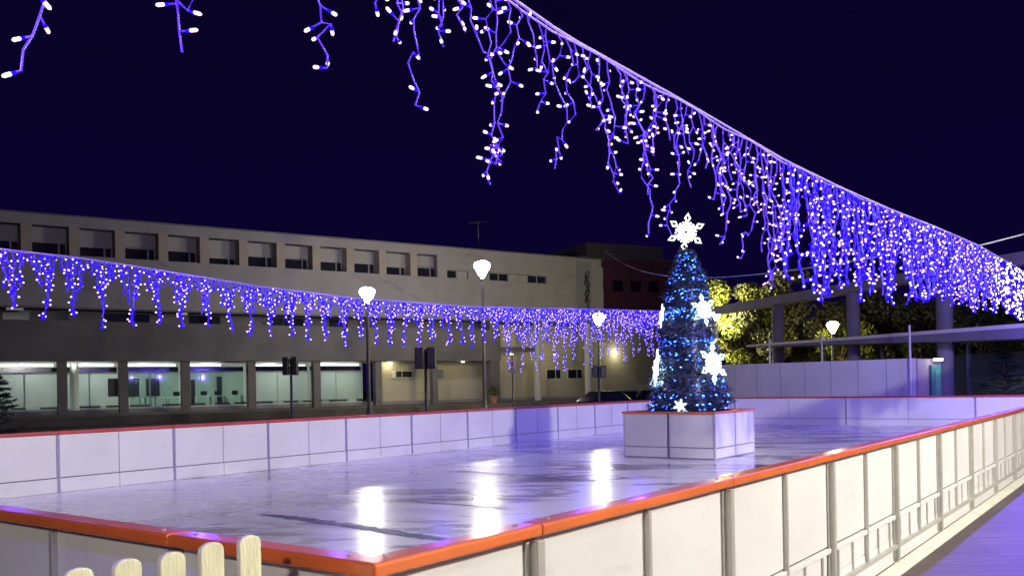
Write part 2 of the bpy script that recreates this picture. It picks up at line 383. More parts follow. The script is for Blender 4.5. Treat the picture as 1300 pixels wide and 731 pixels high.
def snowflake(name, c, rad, face_dir, up, mt, parent=None, tilt=0):
    q = MB(); f = V(face_dir).normalized(); x = f.cross(V(up)).normalized(); y = x.cross(f)
    P = lambda u, v: V(c) + x * u * rad + y * v * rad
    t = rad * .055
    for k in range(6):
        a = math.pi / 2 + k * math.pi / 3 + tilt; ca, sa = math.cos(a), math.sin(a)
        rot = lambda u, v: P(u * ca - v * sa, u * sa + v * ca)
        q.tube([rot(.12, 0), rot(.55, 0)], t, 5)
        q.tube([rot(.55, 0), rot(.76, .13), rot(1, 0), rot(.76, -.13), rot(.55, 0)], t, 5)
        for sg in (1, -1):
            q.tube([rot(.34, 0), rot(.52, .22 * sg)], t, 5)
            q.tube([rot(.12, 0), rot(.36, .20 * sg), rot(.55, 0)], t * .9, 5)
        a2 = a + math.pi / 3
        q.tube([P(.36 * math.cos(a), .36 * math.sin(a)), P(.36 * math.cos(a2), .36 * math.sin(a2))], t, 5)
        q.tube([P(.14 * math.cos(a), .14 * math.sin(a)), P(.14 * math.cos(a2), .14 * math.sin(a2))], t, 5)
    return q.build(name, mt, parent)
tc0 = Vector((-PC.x, -PC.y, 0)).normalized()
snowflake('star_topper', PC + Vector((0, 0, 4.87)), .41, tc0, (0, 0, 1), m_flakew, T, R(8))
q = MB(); q.tube([PC + Vector((0, 0, 4.4)), PC + Vector((0, 0, 4.85))], .012, 6); q.build('topper_rod', m_white, T)
for z, da, rad in ((3.13, 40, .34), (1.98, 50, .44), (1.92, -80, .40), (3.05, -78, .26), (1.1, -12, .15), (2.4, 150, .4), (3.3, 190, .35), (1.7, 230, .4)):
    a = math.atan2(tc0.y, tc0.x) + R(da); o = Vector((math.cos(a), math.sin(a), .12))
    r = prof(z) * 1.12 + .03
    snowflake('snowflake_motif', PC + Vector((math.cos(a) * r, math.sin(a) * r, z)), rad, o, (0, 0, 1), m_flake, T, R(random.uniform(-12, 12)))
# ------------------------------------------------------------------ icicle light strings
def interp(tbl, x):
    if x <= tbl[0][0]: return tbl[0][1]
    for (a, ra), (b, rb) in zip(tbl, tbl[1:]):
        if x <= b:
            return ra + (rb - ra) * (x - a) / (b - a)
    return tbl[-1][1]
bulb_mesh = None
def icicles(name, label, group, a_, tbl, b0, b1, mod, lenf, dens, rfun, F=None, separate=0, gather=.55, prob=.72):
    F = F or (lambda b, z: W(a_, b, z)); top_ = gather > .7 or b1 < 2
    T = thing(name, label, 'string of lights', F(b0, interp(tbl, b0)), group)
    pts = [F(b0 + (b1 - b0) * i / 160, interp(tbl, b0 + (b1 - b0) * i / 160)) for i in range(161)]
    q = MB(); q.tube(pts, .0065, 6)
    # second lead twisted round the first
    q.tube([p + Vector((0, 0, .012 * math.sin(i * 1.3) - .016)) for i, p in enumerate(pts)], .005, 5)
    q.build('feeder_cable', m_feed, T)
    k = 0; b = b0 + mod * .5; along = (F(b1, 0) - F(b0, 0)).normalized(); perp = Vector((-along.y, along.x, 0))
    while b < b1:
        q = MB(); rB, rC = rfun(b)
        L0 = lenf(b) * random.uniform(.86, 1.08)
        n = dens; bulbs = []
        for j in range(n):
            u = (j + .5) / n - .5
            rel = 1 - abs(u) * (1.1 if gather < .7 else 1.55)
            L = L0 * max(.2, rel * random.uniform(.45, 1.0)) if j != n // 2 else L0
            if not top_ and b > 6 and j != n // 2: L = L0 * random.uniform(.45, 1)
            st = F(b + u * mod, 0); st.z = interp(tbl, b + u * mod) - .01
            p = st.copy(); path = [p.copy()]; seg = .055
            side = random.choice((1, -1)); curl = random.uniform(-1, 1)
            i = 0
            while st.z - p.z < L and i < 60:
                i += 1
                dz = seg * random.uniform(.75, 1.05)
                if j == n // 2 and st.z - p.z > L * .72 and random.random() < .3: dz = -seg * .25    # tangled hooked end
                pull = -(p - st).dot(along) * .25 - (u * mod * gather + (p - st).dot(along)) * (.12 if i > 2 else 0)
                wz = .045 if rB < .0112 or (b < 5 and not top_) else .026
                p = p + along * (pull + random.uniform(-wz, wz)) + perp * random.uniform(-.018, .018) - Vector((0, 0, dz))
                path.append(p.copy())
                side = -side
                bd = (along * side * random.uniform(.3, 1) + perp * random.uniform(-1, 1) + Vector((0, 0, random.uniform(-.5, .35)))).normalized()
                ln = random.uniform(.018, .045)
                if random.random() < (prob if b < 7 or top_ else .68): bulbs.append((p.copy(), bd, ln))
            if len(path) > 1: q.tube(path, rC, 5, 0)
        for p, bd, ln in bulbs:
            e = p + bd * ln
            q.tube([p, e], [rC, rC * .8], 4, 0, False)
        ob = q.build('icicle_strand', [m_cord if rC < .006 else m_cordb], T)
        if k < separate:
            for p, bd, ln in bulbs:
                e = p + bd * (ln + rB)
                z = bd.to_track_quat('Z', 'Y')
                o = bpy.data.objects.new('bulb', bulb_mesh); S.collection.objects.link(o); o.parent = ob
                o.location = e - OFF[ob.name]; o.rotation_euler = z.to_euler(); s = rB / .01; o.scale = (s, s, s)
        else:
            q = MB()
            for p, bd, ln in bulbs:
                e = p + bd * (ln + rB)
                near = rB < .012
                q.ball(e, rB * (.58 if near else .78), 0, bd, random.uniform(1.4, 2.4) if near else 1.2)
                if near: q.tube([e - bd * rB * 2.2, e - bd * rB * .9], [rB * .42, rB * .6], 5, 1)
                else: q.tube([e - bd * rB * 5, e - bd * rB * .8], [rB * .5, rB * 1.5], 5, 1)  # oversized glowing cone widens far bulbs like a halo
                
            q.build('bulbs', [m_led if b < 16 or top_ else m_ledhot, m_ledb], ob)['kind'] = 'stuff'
        b += mod; k += 1
    return T
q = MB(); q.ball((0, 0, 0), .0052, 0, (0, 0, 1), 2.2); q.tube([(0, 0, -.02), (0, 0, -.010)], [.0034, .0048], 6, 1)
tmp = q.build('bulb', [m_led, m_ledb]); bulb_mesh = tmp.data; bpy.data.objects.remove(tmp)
random.seed(5)
RT = [(-1, 3.36), (.8, 3.33), (2.3, 3.31), (3.1, 3.29), (3.6, 3.25), (4.8, 3.25), (6.66, 3.23), (8, 3.26), (9.7, 3.32), (12, 3.43), (15, 3.55), (20, 3.62), (31, 3.75)]
LT = [(5, 3.9), (6.54, 3.87), (7.8, 3.86), (8.77, 3.82), (11.46, 3.67), (14, 3.61), (18.2, 3.66), (21, 3.78), (24.07, 3.93), (28.9, 4.14), (31, 4.25)]
icicles('icicle_light_string', 'long string of icicle lights sweeping from overhead down to the far right', 'strings of blue icicle lights round the rink', AR, RT, .43, 35.5, .47,
        lambda b: [.8, .84, .76, .62, .68, .84, .62, .76, .82][int((b - .43) / .47)] if b < 4.6 else .74 if b < 5.6 else .9, 6, lambda b: (.0115, .0034) if b < 5 else (.0105, .005) if b < 6.6 else (.012, .0085) if b < 10 else (.0145, .013) if b < 17 else (.022, .014), separate=3)  # far bulbs and cords made thicker to imitate bloom
icicles('icicle_light_string', 'string of icicle lights hanging in front of the long concrete building', 'strings of blue icicle lights round the rink', AL - .1, LT, 5.5, 30.5, .5,
        lambda b: 1.0, 6, lambda b: (.0175, .013), gather=.8, prob=.56)
p0, p1 = at(638, 394, 27), at(842, 397, 38)
icicles('icicle_light_string', 'sparser, longer-dropping icicle string left of the Christmas tree, behind the dense one', 'strings of blue icicle lights round the rink', 0, [(0, p0.z), (.5, (p0.z + p1.z) / 2 - .12), (1, p1.z)], 0, 1, .055,
        lambda b: 1.75, 4, lambda b: (.014, .004), prob=.6, F=lambda b, z: Vector((p0.x + (p1.x - p0.x) * b, p0.y + (p1.y - p0.y) * b, z)))
def cable(name, label, pts, r):
    q = MB(); P = []
    a, b, sag = pts
    for i in range(41):
        u = i / 40; p = V(a).lerp(V(b), u); p.z -= sag * 4 * u * (1 - u); P.append(p)
    q.tube(P, r, 6); return tag(q.build(name, m_wire), label, 'cable')
nodeR = W(AR, 15, 3.55)
cable('support_cable', 'taut thin cable leaving the bright kink of the light string towards the upper right', (nodeR, nodeR + Vector((9, 6, 2.6)), .1), .012)
cable('support_cable', 'slack thin cable sagging from the tree top across to the right light string', (at(768, 318, 48), W(AR, 10.3, 2.95), .75), .010)
# blue light that the strings throw on boards, caps and ice: added point lights near the bulbs, some raised for planter and hoarding
for i in range(10):
    b = 1.0 + i * 3.2; light('string_fill', W(AR - .45, b, interp(RT, b) - .3), 230 if i in (4, 5) else 90 if i < 7 else 260 if i < 9 else 700, (.16, .09, 1), .04)
light('string_fill', W(AR, 34.8, 3.3), 2200, (.17, .10, 1), .04)  # extra blue lamp added out of view to light the white hoarding
for i in range(8):
    b = 6.5 + i * 3.3; light('string_fill', W(AL + .35, b, interp(LT, b) - .4), 70 if i < 5 else 110, (.16, .09, 1), .04)
# ------------------------------------------------------------------ street lamps
def lamp(pos, h, label, sc=1.0, globe=None, extra=0, group='round-headed street lamps', col=(1, .95, .85)):
    T = thing('street_lamp', label, 'street lamp', pos, group)
    p = V(pos)
    q = MB(); q.lathe(p, [(.2, 0), (.2, .5), (.15, .6), (.13, 1.4), (.11, h - .5 * sc), (.08, h - .36 * sc)], 12); q.build('pole', m_pole, T)
    q = MB(); q.lathe(p + Vector((0, 0, h)), [(.035 * sc, -.34 * sc), (.09 * sc, -.27 * sc), (.19 * sc, -.10 * sc), (.285 * sc, .07 * sc), (.29 * sc, .13 * sc), (.25 * sc, .2 * sc), (.15 * sc, .255 * sc), (.03, .275 * sc)], 20)
    q.build('lantern_globe', globe or m_lamp, T)
    q = MB(); q.lathe(p + Vector((0, 0, h)), [(.06, -.40 * sc), (.075, -.35 * sc), (.04, -.335 * sc)], 12); q.build('collar', m_pole, T)
    if extra: light('lamp_light', p + Vector((0, 0, h + .45 * sc)), extra, col, .12, T)
    return T
GZ = -.26
def lampat(px, py, y, label, **k):
    t = at(px, py, y); lamp((t.x, t.y, GZ), t.z - GZ, label, **k)
lampat(466, 374, 58, 'lit street lamp in front of the building, second tallest in view, left of the tallest', sc=1.75)
lampat(612, 341, 62, 'tallest lit street lamp, dark pole beside the big building pillar', sc=1.95)
lampat(760, 405, 61, 'smaller lit street lamp just left of the Christmas tree, above the parked cars', sc=1.45)
lampat(909, 400, 58.3, 'lit street lamp just right of the Christmas tree shining into yellow-green foliage', sc=1.0, globe=emis('yellow_globe', (1, .88, .36), 1500))
lampat(1057, 415, 56, 'warm street lamp glowing among dark branches behind the pergola', sc=1.25, globe=emis('warm_globe', (1, .80, .34), 90), extra=170, col=(1, .75, .35))
m_near = emis('near_lamp_globe', (1, .92, .70), 220)
lamp((8.6, .6, GZ), 6.3, 'street lamp on the walkway beside the camera', globe=m_near, sc=.9)
lamp((12.8, 4.6, GZ), 7.5, 'added tall street lamp by the walkway, out of view', globe=emis('tall_fill_globe', (1, .95, .88), 4000), sc=.9)  # unseen lamp added to brighten the left barrier and the ice
lamp((17.5, 10.5, GZ), 6.3, 'added street lamp further along the walkway, out of view', globe=m_near, sc=.9)  # unseen lamp added to light the far stretch of the near barrier
lamp((-2.5, -6.5, GZ), 6.0, 'street lamp behind the camera', globe=emis('back_lamp_globe', (1, .93, .86), 750), sc=.9)
# ------------------------------------------------------------------ long concrete building
O = Vector((-31.3, 55, 0)); E = Vector((.824, .567, 0)); I = Vector((-.567, .824, 0))
B = lambda s, t, z: O + E * s + I * t + Vector((0, 0, z))     # t>0 = into the building
def sx(px, t=0):
    v = camF + camR * ((px - 650) / FPX); o = O + I * t
    # o + E*s = v*k
    det = v.x * (-E.y) + E.x * v.y
    k = (o.x * (-E.y) + E.x * o.y) / det
    p = v * k - o
    return p.x * E.x + p.y * E.y
BT = thing('long_building', 'long pale concrete building with a row of deep-set windows above a lit glass ground floor', 'building', B(20, 0, .3))
def bp(name, mt, *boxes, parent=None, bev=0):
    q = MB()
    for b in boxes: q.fbox(B, *b)
    o = q.build(name, mt, parent or BT)
    if bev: bevel(o, bev, 1)
    return o
SL, SR = -9.0, sx(768)
bp('wall', m_conc, (SL, SR, 0, .3, 7.1, 10.4), (SL, SR - .2, 0, .3, 12.2, 12.85), (sx(558), SR, 0, .3, 11.07, 12.199), (sx(558), sx(570), 0, .3, 10.401, 11.069),
   (sx(597), sx(624), 0, .3, 10.401, 11.069), (sx(697), SR, 0, .3, 10.401, 11.069), (SL, SR, 1.8, 12, 7.1, 12.7), (SR - .3, SR, .301, 1.799, 7.1, 12.6))
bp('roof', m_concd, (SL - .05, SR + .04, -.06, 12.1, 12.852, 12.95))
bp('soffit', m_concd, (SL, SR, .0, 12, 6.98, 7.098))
bay = 2.72; s44 = sx(44)
for k in range(-4, 11):
    a = s44 + k * bay; wd = bay * .775
    # pillar to the right of each opening, recess back with blind, glass and frame
    bp('pillar', mat('facade_pillar', (.33, .275, .255), .85, var=.08, scale=1), (a + wd, a + bay, .004, .95, 10.4005, 12.1995))
    if k == -4: continue
    f = bp('window', m_frame, (a, a + wd, .93, 1.0, 10.401, 12.199))
    bp('blind', m_blind, (a + .01, a + wd - .01, .86, .928, 11.22 - (.0, .12, -.15, 0, .3, 0, -.1, .05)[k % 8], 12.19), parent=f)
    bp('pane', m_glassd, (a + .12, a + wd * .74, .895, .928, 10.46, 11.2), (a + wd * .80, a + wd - .1, .895, .928, 10.46, 11.2), parent=f)
    bp('frame', m_frame, (a + .01, a + wd, .85, .8945, 10.402, 10.456), (a + wd * .745, a + wd * .795, .85, .9, 10.46, 11.215), parent=f)
for a, b, n in ((sx(570), sx(597), 2), (sx(624), sx(697), 6)):
    for i in range(n):
        u0 = a + (b - a) * i / n; u1 = a + (b - a) * (i + 1) / n
        f = bp('window', m_frame, (u0, u1, .22, .3, 10.401, 11.069))
        bp('pane', m_glassd if i in (0, 4, 5, 1) and n == 6 or i == 0 else m_blind, (u0 + .07, u1 - .07, .19, .218, 10.46, 11.02), parent=f)
bp('stair_panel', mat('grey_panel', (.20, .20, .24), .7, var=.06), (sx(734), sx(752), -.05, -.002, 7.15, 12.6))
# wavy metal relief on the end panel
q = MB(); x0 = sx(746.5)
for k in range(2):
    q.tube([B(x0 + .22 * math.sin(i * .9 + k * 2.2), -.12, 8.4 + i * .24) for i in range(15)], [.09 if 2 < i < 13 else .04 for i in range(15)], 6)
q.build('wall_relief', m_black, BT)
# recessed strip with dark windows
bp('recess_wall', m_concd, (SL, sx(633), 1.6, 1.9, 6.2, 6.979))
for px in (8, 60, 140, 168, 250, 262, 345, 372, 430, 468):
    f = bp('window', m_glassd, (sx(px), sx(px) + 1.5, 1.53, 1.598, 6.3, 6.9))
bp('ledge_lamp', m_white, (sx(10), sx(32), .1, .2, 6.985 - .18, 6.979 - .01), (sx(226), sx(240), .1, .2, 6.8, 6.96))
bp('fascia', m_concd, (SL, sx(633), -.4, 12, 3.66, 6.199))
# ground floor
bp('floor_slab', m_conc, (SL, SR + 4, 1.2, 12, .26, .5))
colpx = [-12, 79, 156.5, 235.5, 319, 401.5]
for px in colpx:
    c = sx(px); bp('column', m_pill, (c - .27, c + .27, -.2, .3, .25, 3.659))
for px in (479, 551): c = sx(px); bp('column', m_pill, (c - .24, c + .24, -.2, .3, .25, 3.659))
c = sx(626.5); bp('column', m_pill, (c - .45, c + .45, -.3, .5, .25, 6.979))
for px in (682.5, 746.5):
    q = MB(); q.lathe(B(sx(px), 0, 0), [(.30, .25), (.30, 6.97)], 16); q.build('round_column', mat('white_column', (.62, .6, .56), .7, var=.05), BT)
bp('beam', m_concd, (sx(633) + .1, sx(680) - .05, -.1, .3, 4.45, 4.85))
bp('back_wall', m_greenwall, (SL, sx(486), 7, 7.2, .5, 3.659), (sx(470), sx(470) + .15, 1.7, 7, .5, 3.659))
bp('ceiling', m_white, (SL, sx(486), 1.62, 7, 3.56, 3.655))
# glazing: frosted lower band, dark transom, strip lights
def frosted():
    M = bpy.data.materials.new('frosted_glass'); M.use_nodes = True; t = M.node_tree; t.nodes.clear()
    o = t.nodes.new('ShaderNodeOutputMaterial'); a = t.nodes.new('ShaderNodeBsdfTranslucent'); b = t.nodes.new('ShaderNodeBsdfPrincipled'); mi = t.nodes.new('ShaderNodeMixShader')
    a.inputs[0].default_value = (.84, .92, .88, 1); b.inputs['Base Color'].default_value = (.45, .52, .5, 1); b.inputs['Roughness'].default_value = .25
    mi.inputs[0].default_value = .35; t.links.new(a.outputs[0], mi.inputs[1]); t.links.new(b.outputs[0], mi.inputs[2]); t.links.new(mi.outputs[0], o.inputs[0])
    return M
def clear():
    M = bpy.data.materials.new('clear_glass'); M.use_nodes = True; t = M.node_tree; t.nodes.clear()
    o = t.nodes.new('ShaderNodeOutputMaterial'); a = t.nodes.new('ShaderNodeBsdfTransparent'); b = t.nodes.new('ShaderNodeBsdfGlossy'); mi = t.nodes.new('ShaderNodeMixShader')
    a.inputs[0].default_value = (.8, .92, .88, 1); b.inputs[1].default_value = .04
    mi.inputs[0].default_value = .03; t.links.new(a.outputs[0], mi.inputs[1]); t.links.new(b.outputs[0], mi.inputs[2]); t.links.new(mi.outputs[0], o.inputs[0])
    return M
m_frost, m_clear = frosted(), clear()
m_strip_l = emis('strip_light', (.88, 1, .86), 3.2)
m_blueglass = mat('dark_transom_glass', (.01, .012, .05), .10, var=0, spec=1.0)
bays = [SL] + [sx(p) for p in colpx] + [sx(470)]
for i in range(1, len(bays) - 1):
    a, b = bays[i] + .1, bays[i + 1] - .1
    cl = i in (3, 4)
    f = bp('window', mat('pale_mullion', (.5, .58, .54), .5, var=.03), (a, b, 1.42, 1.52, 2.88, 2.98), (a, b, 1.4, 1.55, .501, .62), (a, a + .07, 1.42, 1.52, .621, 2.879), ((a + b) / 2 - .04, (a + b) / 2 + .04, 1.42, 1.52, .621, 2.879))
    bp('pane', m_clear if cl else m_frost, (a + .08, b, 1.46, 1.48, .80 if not cl else .63, 2.878), parent=f)
    bp('transom', m_blueglass, (a, b, 1.45, 1.49, 2.985, 3.30), parent=f)
    u = (a + b) / 2
    bp('strip_light', m_strip_l, (a + .1, b - (.2 if i != 4 else 1.6), 1.40, 1.44, 3.36, 3.50 if i != 5 else 3.44))
    light('room_light', B(u, 3.2, 3.2), 85, (.96, 1, .93), .15, BT)
c = sx(98); q = MB(); q.lathe(B(c, 1.1, 0), [(.27, .5), (.27, 3.55)], 16); q.build('round_column', mat('bright_column', (.7, .78, .7), .6, var=.03), BT)
light('column_light', B(c - .1, .55, 3.3), 9, (.95, 1, .85), .05, BT)
# things seen in the clear bays
for px, w_ in ((137, 5.5), (170, 1.6), (188, 1.8)):
    pass
bp('notice_panel', m_black, (sx(137, 1.3), sx(153, 1.3), 1.30, 1.34, 1.35, 2.55), (sx(161, 6.8), sx(177, 6.8), 6.9, 6.98, 1.3, 2.6), (sx(186, 6.8), sx(203, 6.8), 6.9, 6.98, 1.3, 2.6))
bp('door', m_black, (sx(243, 6.8), sx(248, 6.8), 6.88, 6.98, .5, 2.5), (sx(276, 6.8), sx(282, 6.8), 6.88, 6.98, .5, 2.7))
m_desk = mat('white_desk', (.7, .75, .7), .4, var=.05)
for px, s in ((165, 1), (178, 2), (192, 3), (215, 4), (250, 5), (268, 6), (290, 7)):
    a = sx(px, 3.0); q = MB()
    q.fbox(B, a, a + 1.1, 3.0, 3.6, 1.2, 1.25); 
    for u in (0, 1.05):
        q.fbox(B, a + u, a + u + .05, 3.0, 3.6, .5, 1.199)
    q.build('desk', m_desk, BT)
    if s > 3:
        q = MB(); q.fbox(B, a + .3, a + .75, 3.2, 3.24, 1.3, 1.6); q.fbox(B, a + .5, a + .55, 3.2, 3.26, 1.251, 1.299); q.build('monitor', m_black, BT)
random.seed(4); x = SL
while x < sx(465):
    ww = random.uniform(.5, 1.6); bp('vent_grille', m_black, (x, x + ww, 1.30, 1.38, .64, .76)); x += ww + random.uniform(.2, .9)
# cream wall behind the open part of the ground floor
bp('cream_wall', m_cream, (sx(486, 2), sx(628, 2), 2.2, 2.5, .5, 3.659), (sx(628, 2) + .01, SR, 3.2, 3.5, .5, 6.979))
wl = bp('window', m_white, (sx(498, 2.1), sx(524, 2.1), 2.12, 2.199, 2.35, 2.95))
bp('pane', m_glassd, (sx(503, 2.1), sx(510, 2.1), 2.09, 2.119, 2.42, 2.9), (sx(511, 2.1), sx(523, 2.1), 2.09, 2.119, 2.42, 2.9), parent=wl)
for a, b in ((694, 712), (721, 739)):
    wl = bp('window', m_white, (sx(a, 3.1), sx(b, 3.1), 3.12, 3.199, 2.1, 3.0))
    bp('pane', m_glassd, (sx(a, 3.1) + .05, sx((a + b) / 2 + 2, 3.1), 3.09, 3.119, 2.15, 2.95), (sx((a + b) / 2 + 3, 3.1), sx(b, 3.1) - .05, 3.09, 3.119, 2.15, 2.95), parent=wl)
bp('service_box', mat('grey_box', (.2, .22, .2), .6, var=.05), (sx(556, 2.0), sx(563, 2.0), 1.98, 2.199, 2.3, 3.0))
wlm = emis('wall_lamp', (1, .9, .6), 12)
for px, t, z, e in ((496, 1.7, 3.55, 28), (588, .2, 3.6, 14), (705, 1.3, 4.3, 34), (650, 1.3, 4.3, 20)):
    q = MB(); c = sx(px, t); q.fbox(B, c - .12, c + .12, t - .06, t + .06, z - .04, z + .03); q.build('wall_lamp', wlm, BT)
    light('wall_light', B(c, t, z - .15), e, (1, .88, .55), .05, BT)
# roof aerial
q = MB(); a = B(sx(643) , 4, 0); q.tube([a + Vector((0, 0, 12.9)), a + Vector((0, 0, 16.2))], .05, 6)
q.tube([a + Vector((-.9, 0, 16)), a + Vector((.9, 0, 16.05))], .035, 5)
for u in (-.8, -.3, .3, .7): q.tube([a + Vector((u, -.3, 16)), a + Vector((u, .3, 16))], .025, 5)
q.build('roof_aerial', m_pole, BT)
# pavement in front of the building
g = MB(); g.fbox(B, SL - 20, SR + 30, -7, 1.199, -.25, .25); g.fbox(B, SL - 20, SR + 30, 1.2, 30, -.25, .255)
tag(g.build('raised_pavement', mat('dark_paving', (.10, .085, .075), .85, var=.3, scale=.8)), kind='structure')
# lower annex to the right of the long building
p0_ = B(SR + .05, 3.2, 0)
AT = thing('annex_building', 'low cream-lit annex joined to the right end of the long building', 'building', B(SR + 4, 3.5, .26))
q = MB(); q.fbox(B, SR + .01, SR + 13, 3.2, 10, .26, 8.2); q.build('wall', m_cream, AT)
q = MB(); q.fbox(B, SR + .0, SR + 13.1, 3.1, 10.1, 8.2, 8.45); q.build('roof', m_concd, AT)
q = MB(); c = SR + 4; q.fbox(B, c - .15, c + .15, 2.9, 3.19, 4.6, 4.7); q.build('wall_lamp', wlm, AT)
light('wall_light', B(c, 2.4, 4.4), 55, (1, .92, .6), .06, AT)
# dark brick block behind
def brick(px0, px1, y, top, label, dep, step=None):
    a, b = at(px0, 400, y), at(px1, 400, y * 1.06)
    e = (b - a); e.z = 0; T = thing('brick_building', label, 'building', (a + b) / 2 * 1.0 - Vector((0, 0, (a + b).z / 2)))
    n = Vector((-e.y, e.x, 0)).normalized()
    F = lambda s, t, z: Vector((a.x, a.y, 0)) + e.normalized() * s + n * t + Vector((0, 0, z))
    L = e.length
    q = MB(); q.fbox(F, 0, L, 0, dep, -.2, top); q.build('wall', m_brick, T)
    q = MB(); q.fbox(F, -.1, L + .1, -.1, dep + .1, top + .001, top + .3); q.build('roof', m_concd, T)
    if step:
        q = MB(); q.fbox(F, L * .1, L * .82, 1, dep - 1, top + .301, top + step); q.build('roof_room', m_concd, T)
    for i in range(5):
        for z in (top - 3.5, top - 7):
            s = L * (.12 + .17 * i)
            f = MB(); f.fbox(F, s, s + 1.3, -.04, -.001, z, z + 1.2); fo = f.build('window', m_glassd, T)
brick(738, 872, 98, 15.3, 'dark red brick block behind the annex and the Christmas tree', 14, 1.9)
# potted plant by the pillar
def leaves(q, c, rx, rz, n, sz, rnd=random):
    for i in range(n):
        u = Vector((rnd.gauss(0, 1), rnd.gauss(0, 1), rnd.gauss(0, 1))).normalized() * (rnd.random() ** .4)
        p = V(c) + Vector((u.x * rx, u.y * rx, u.z * rz))
        a = Vector((rnd.uniform(-1, 1), rnd.uniform(-1, 1), rnd.uniform(-1, 1))).normalized() * sz * rnd.uniform(.6, 1.3)
        b = a.cross(Vector((rnd.uniform(-1, 1), rnd.uniform(-1, 1), rnd.uniform(-1, 1)))).normalized() * sz * rnd.uniform(.3, .55)
        q.face([p - a, p + b, p + a, p - b])
pt = at(627, 505, 70)
T = thing('potted_plant', 'bushy plant in a terracotta pot at the foot of the big pillar', 'plant', (pt.x, pt.y, .25))
q = MB(); q.lathe((pt.x, pt.y, .25), [(.22, 0), (.34, .5), (.36, .55), (.3, .55)], 14); q.build('pot', mat('terracotta', (.35, .14, .08), .8), T)
q = MB(); leaves(q, (pt.x, pt.y, 1.2), .5, .5, 350, .09); q.build('foliage', m_leaf, T)
q = MB(); q.tube([(pt.x, pt.y, .7), (pt.x, pt.y, 1.3)], .03, 6); q.build('stem', m_bark, T)
# ------------------------------------------------------------------ traffic lights and sign
def signal(px, ytop, ybot, y, hw_, label, n=2):
    b = at(px, 500, y); base = Vector((b.x, b.y, GZ)); zt = at(px, ytop, y).z; zb = at(px, ybot, y).z
    T = thing('traffic_light', label, 'traffic light', base, 'traffic lights seen from behind')
    q = MB(); q.tube([base, Vector((b.x, b.y, zb + (zt - zb) * .9))], .055, 10); q.build('pole', m_pole, T)
    for sgn in ((-1, 1) if n == 2 else (1,)):
        q = MB(); cx = b.x + sgn * (hw_ * .5 + .07) * (n == 2); 
        q.obox((cx - hw_ / 2, b.y - .25, zb), (hw_, 0, 0), (0, .32, 0), (0, 0, zt - zb))
        h = bevel(q.build('signal_head', m_black, T), .03, 2)
        q = MB()
        for k in range(3):
            zz = zb + (zt - zb) * (.18 + .31 * k)
            q.tube([(cx, b.y + .075, zz), (cx, b.y + .25, zz - .02)], [.10, .09], 10)
        q.build('lens_hood', m_black, h)
signal(370, 453, 476, 38, .24, 'dark double traffic light before the lit glass ground floor')
signal(541, 441, 468, 36, .34, 'larger dark double traffic light before the cream wall, between the two tall lamps')
signal(760.5, 464, 479, 45, .28, 'small dark traffic light just left of the Christmas tree, above the parked cars', 2)
b = at(651, 500, 45); base = Vector((b.x, b.y, GZ))
T = thing('road_sign', 'small white road sign on a thin post in front of the right building wall', 'sign', base)
q = MB(); q.tube([base, Vector((b.x, b.y, 3.2))], .03, 8); q.build('post', m_pole, T)
z1, z0 = at(651, 457, 45).z, at(651, 467, 45).z
q = MB(); q.obox((b.x - .13, b.y - .05, z0), (.26, 0, 0), (0, .02, 0), (0, 0, z1 - z0)); bevel(q.build('sign_plate', m_white, T), .008)
q = MB(); q.obox((b.x - .04, b.y - .056, z0 + .08), (.08, 0, 0), (0, .005, 0), (0, 0, z1 - z0 - .16)); q.build('sign_symbol', mat('sign_red', (.6, .05, .05), .5, var=0), T)
q = MB(); q.obox((b.x - .17, b.y - .05, z0 - .26), (.34, 0, 0), (0, .02, 0), (0, 0, .2)); q.build('lower_plate', mat('sign_cream', (.7, .65, .4), .5, var=.05), T)
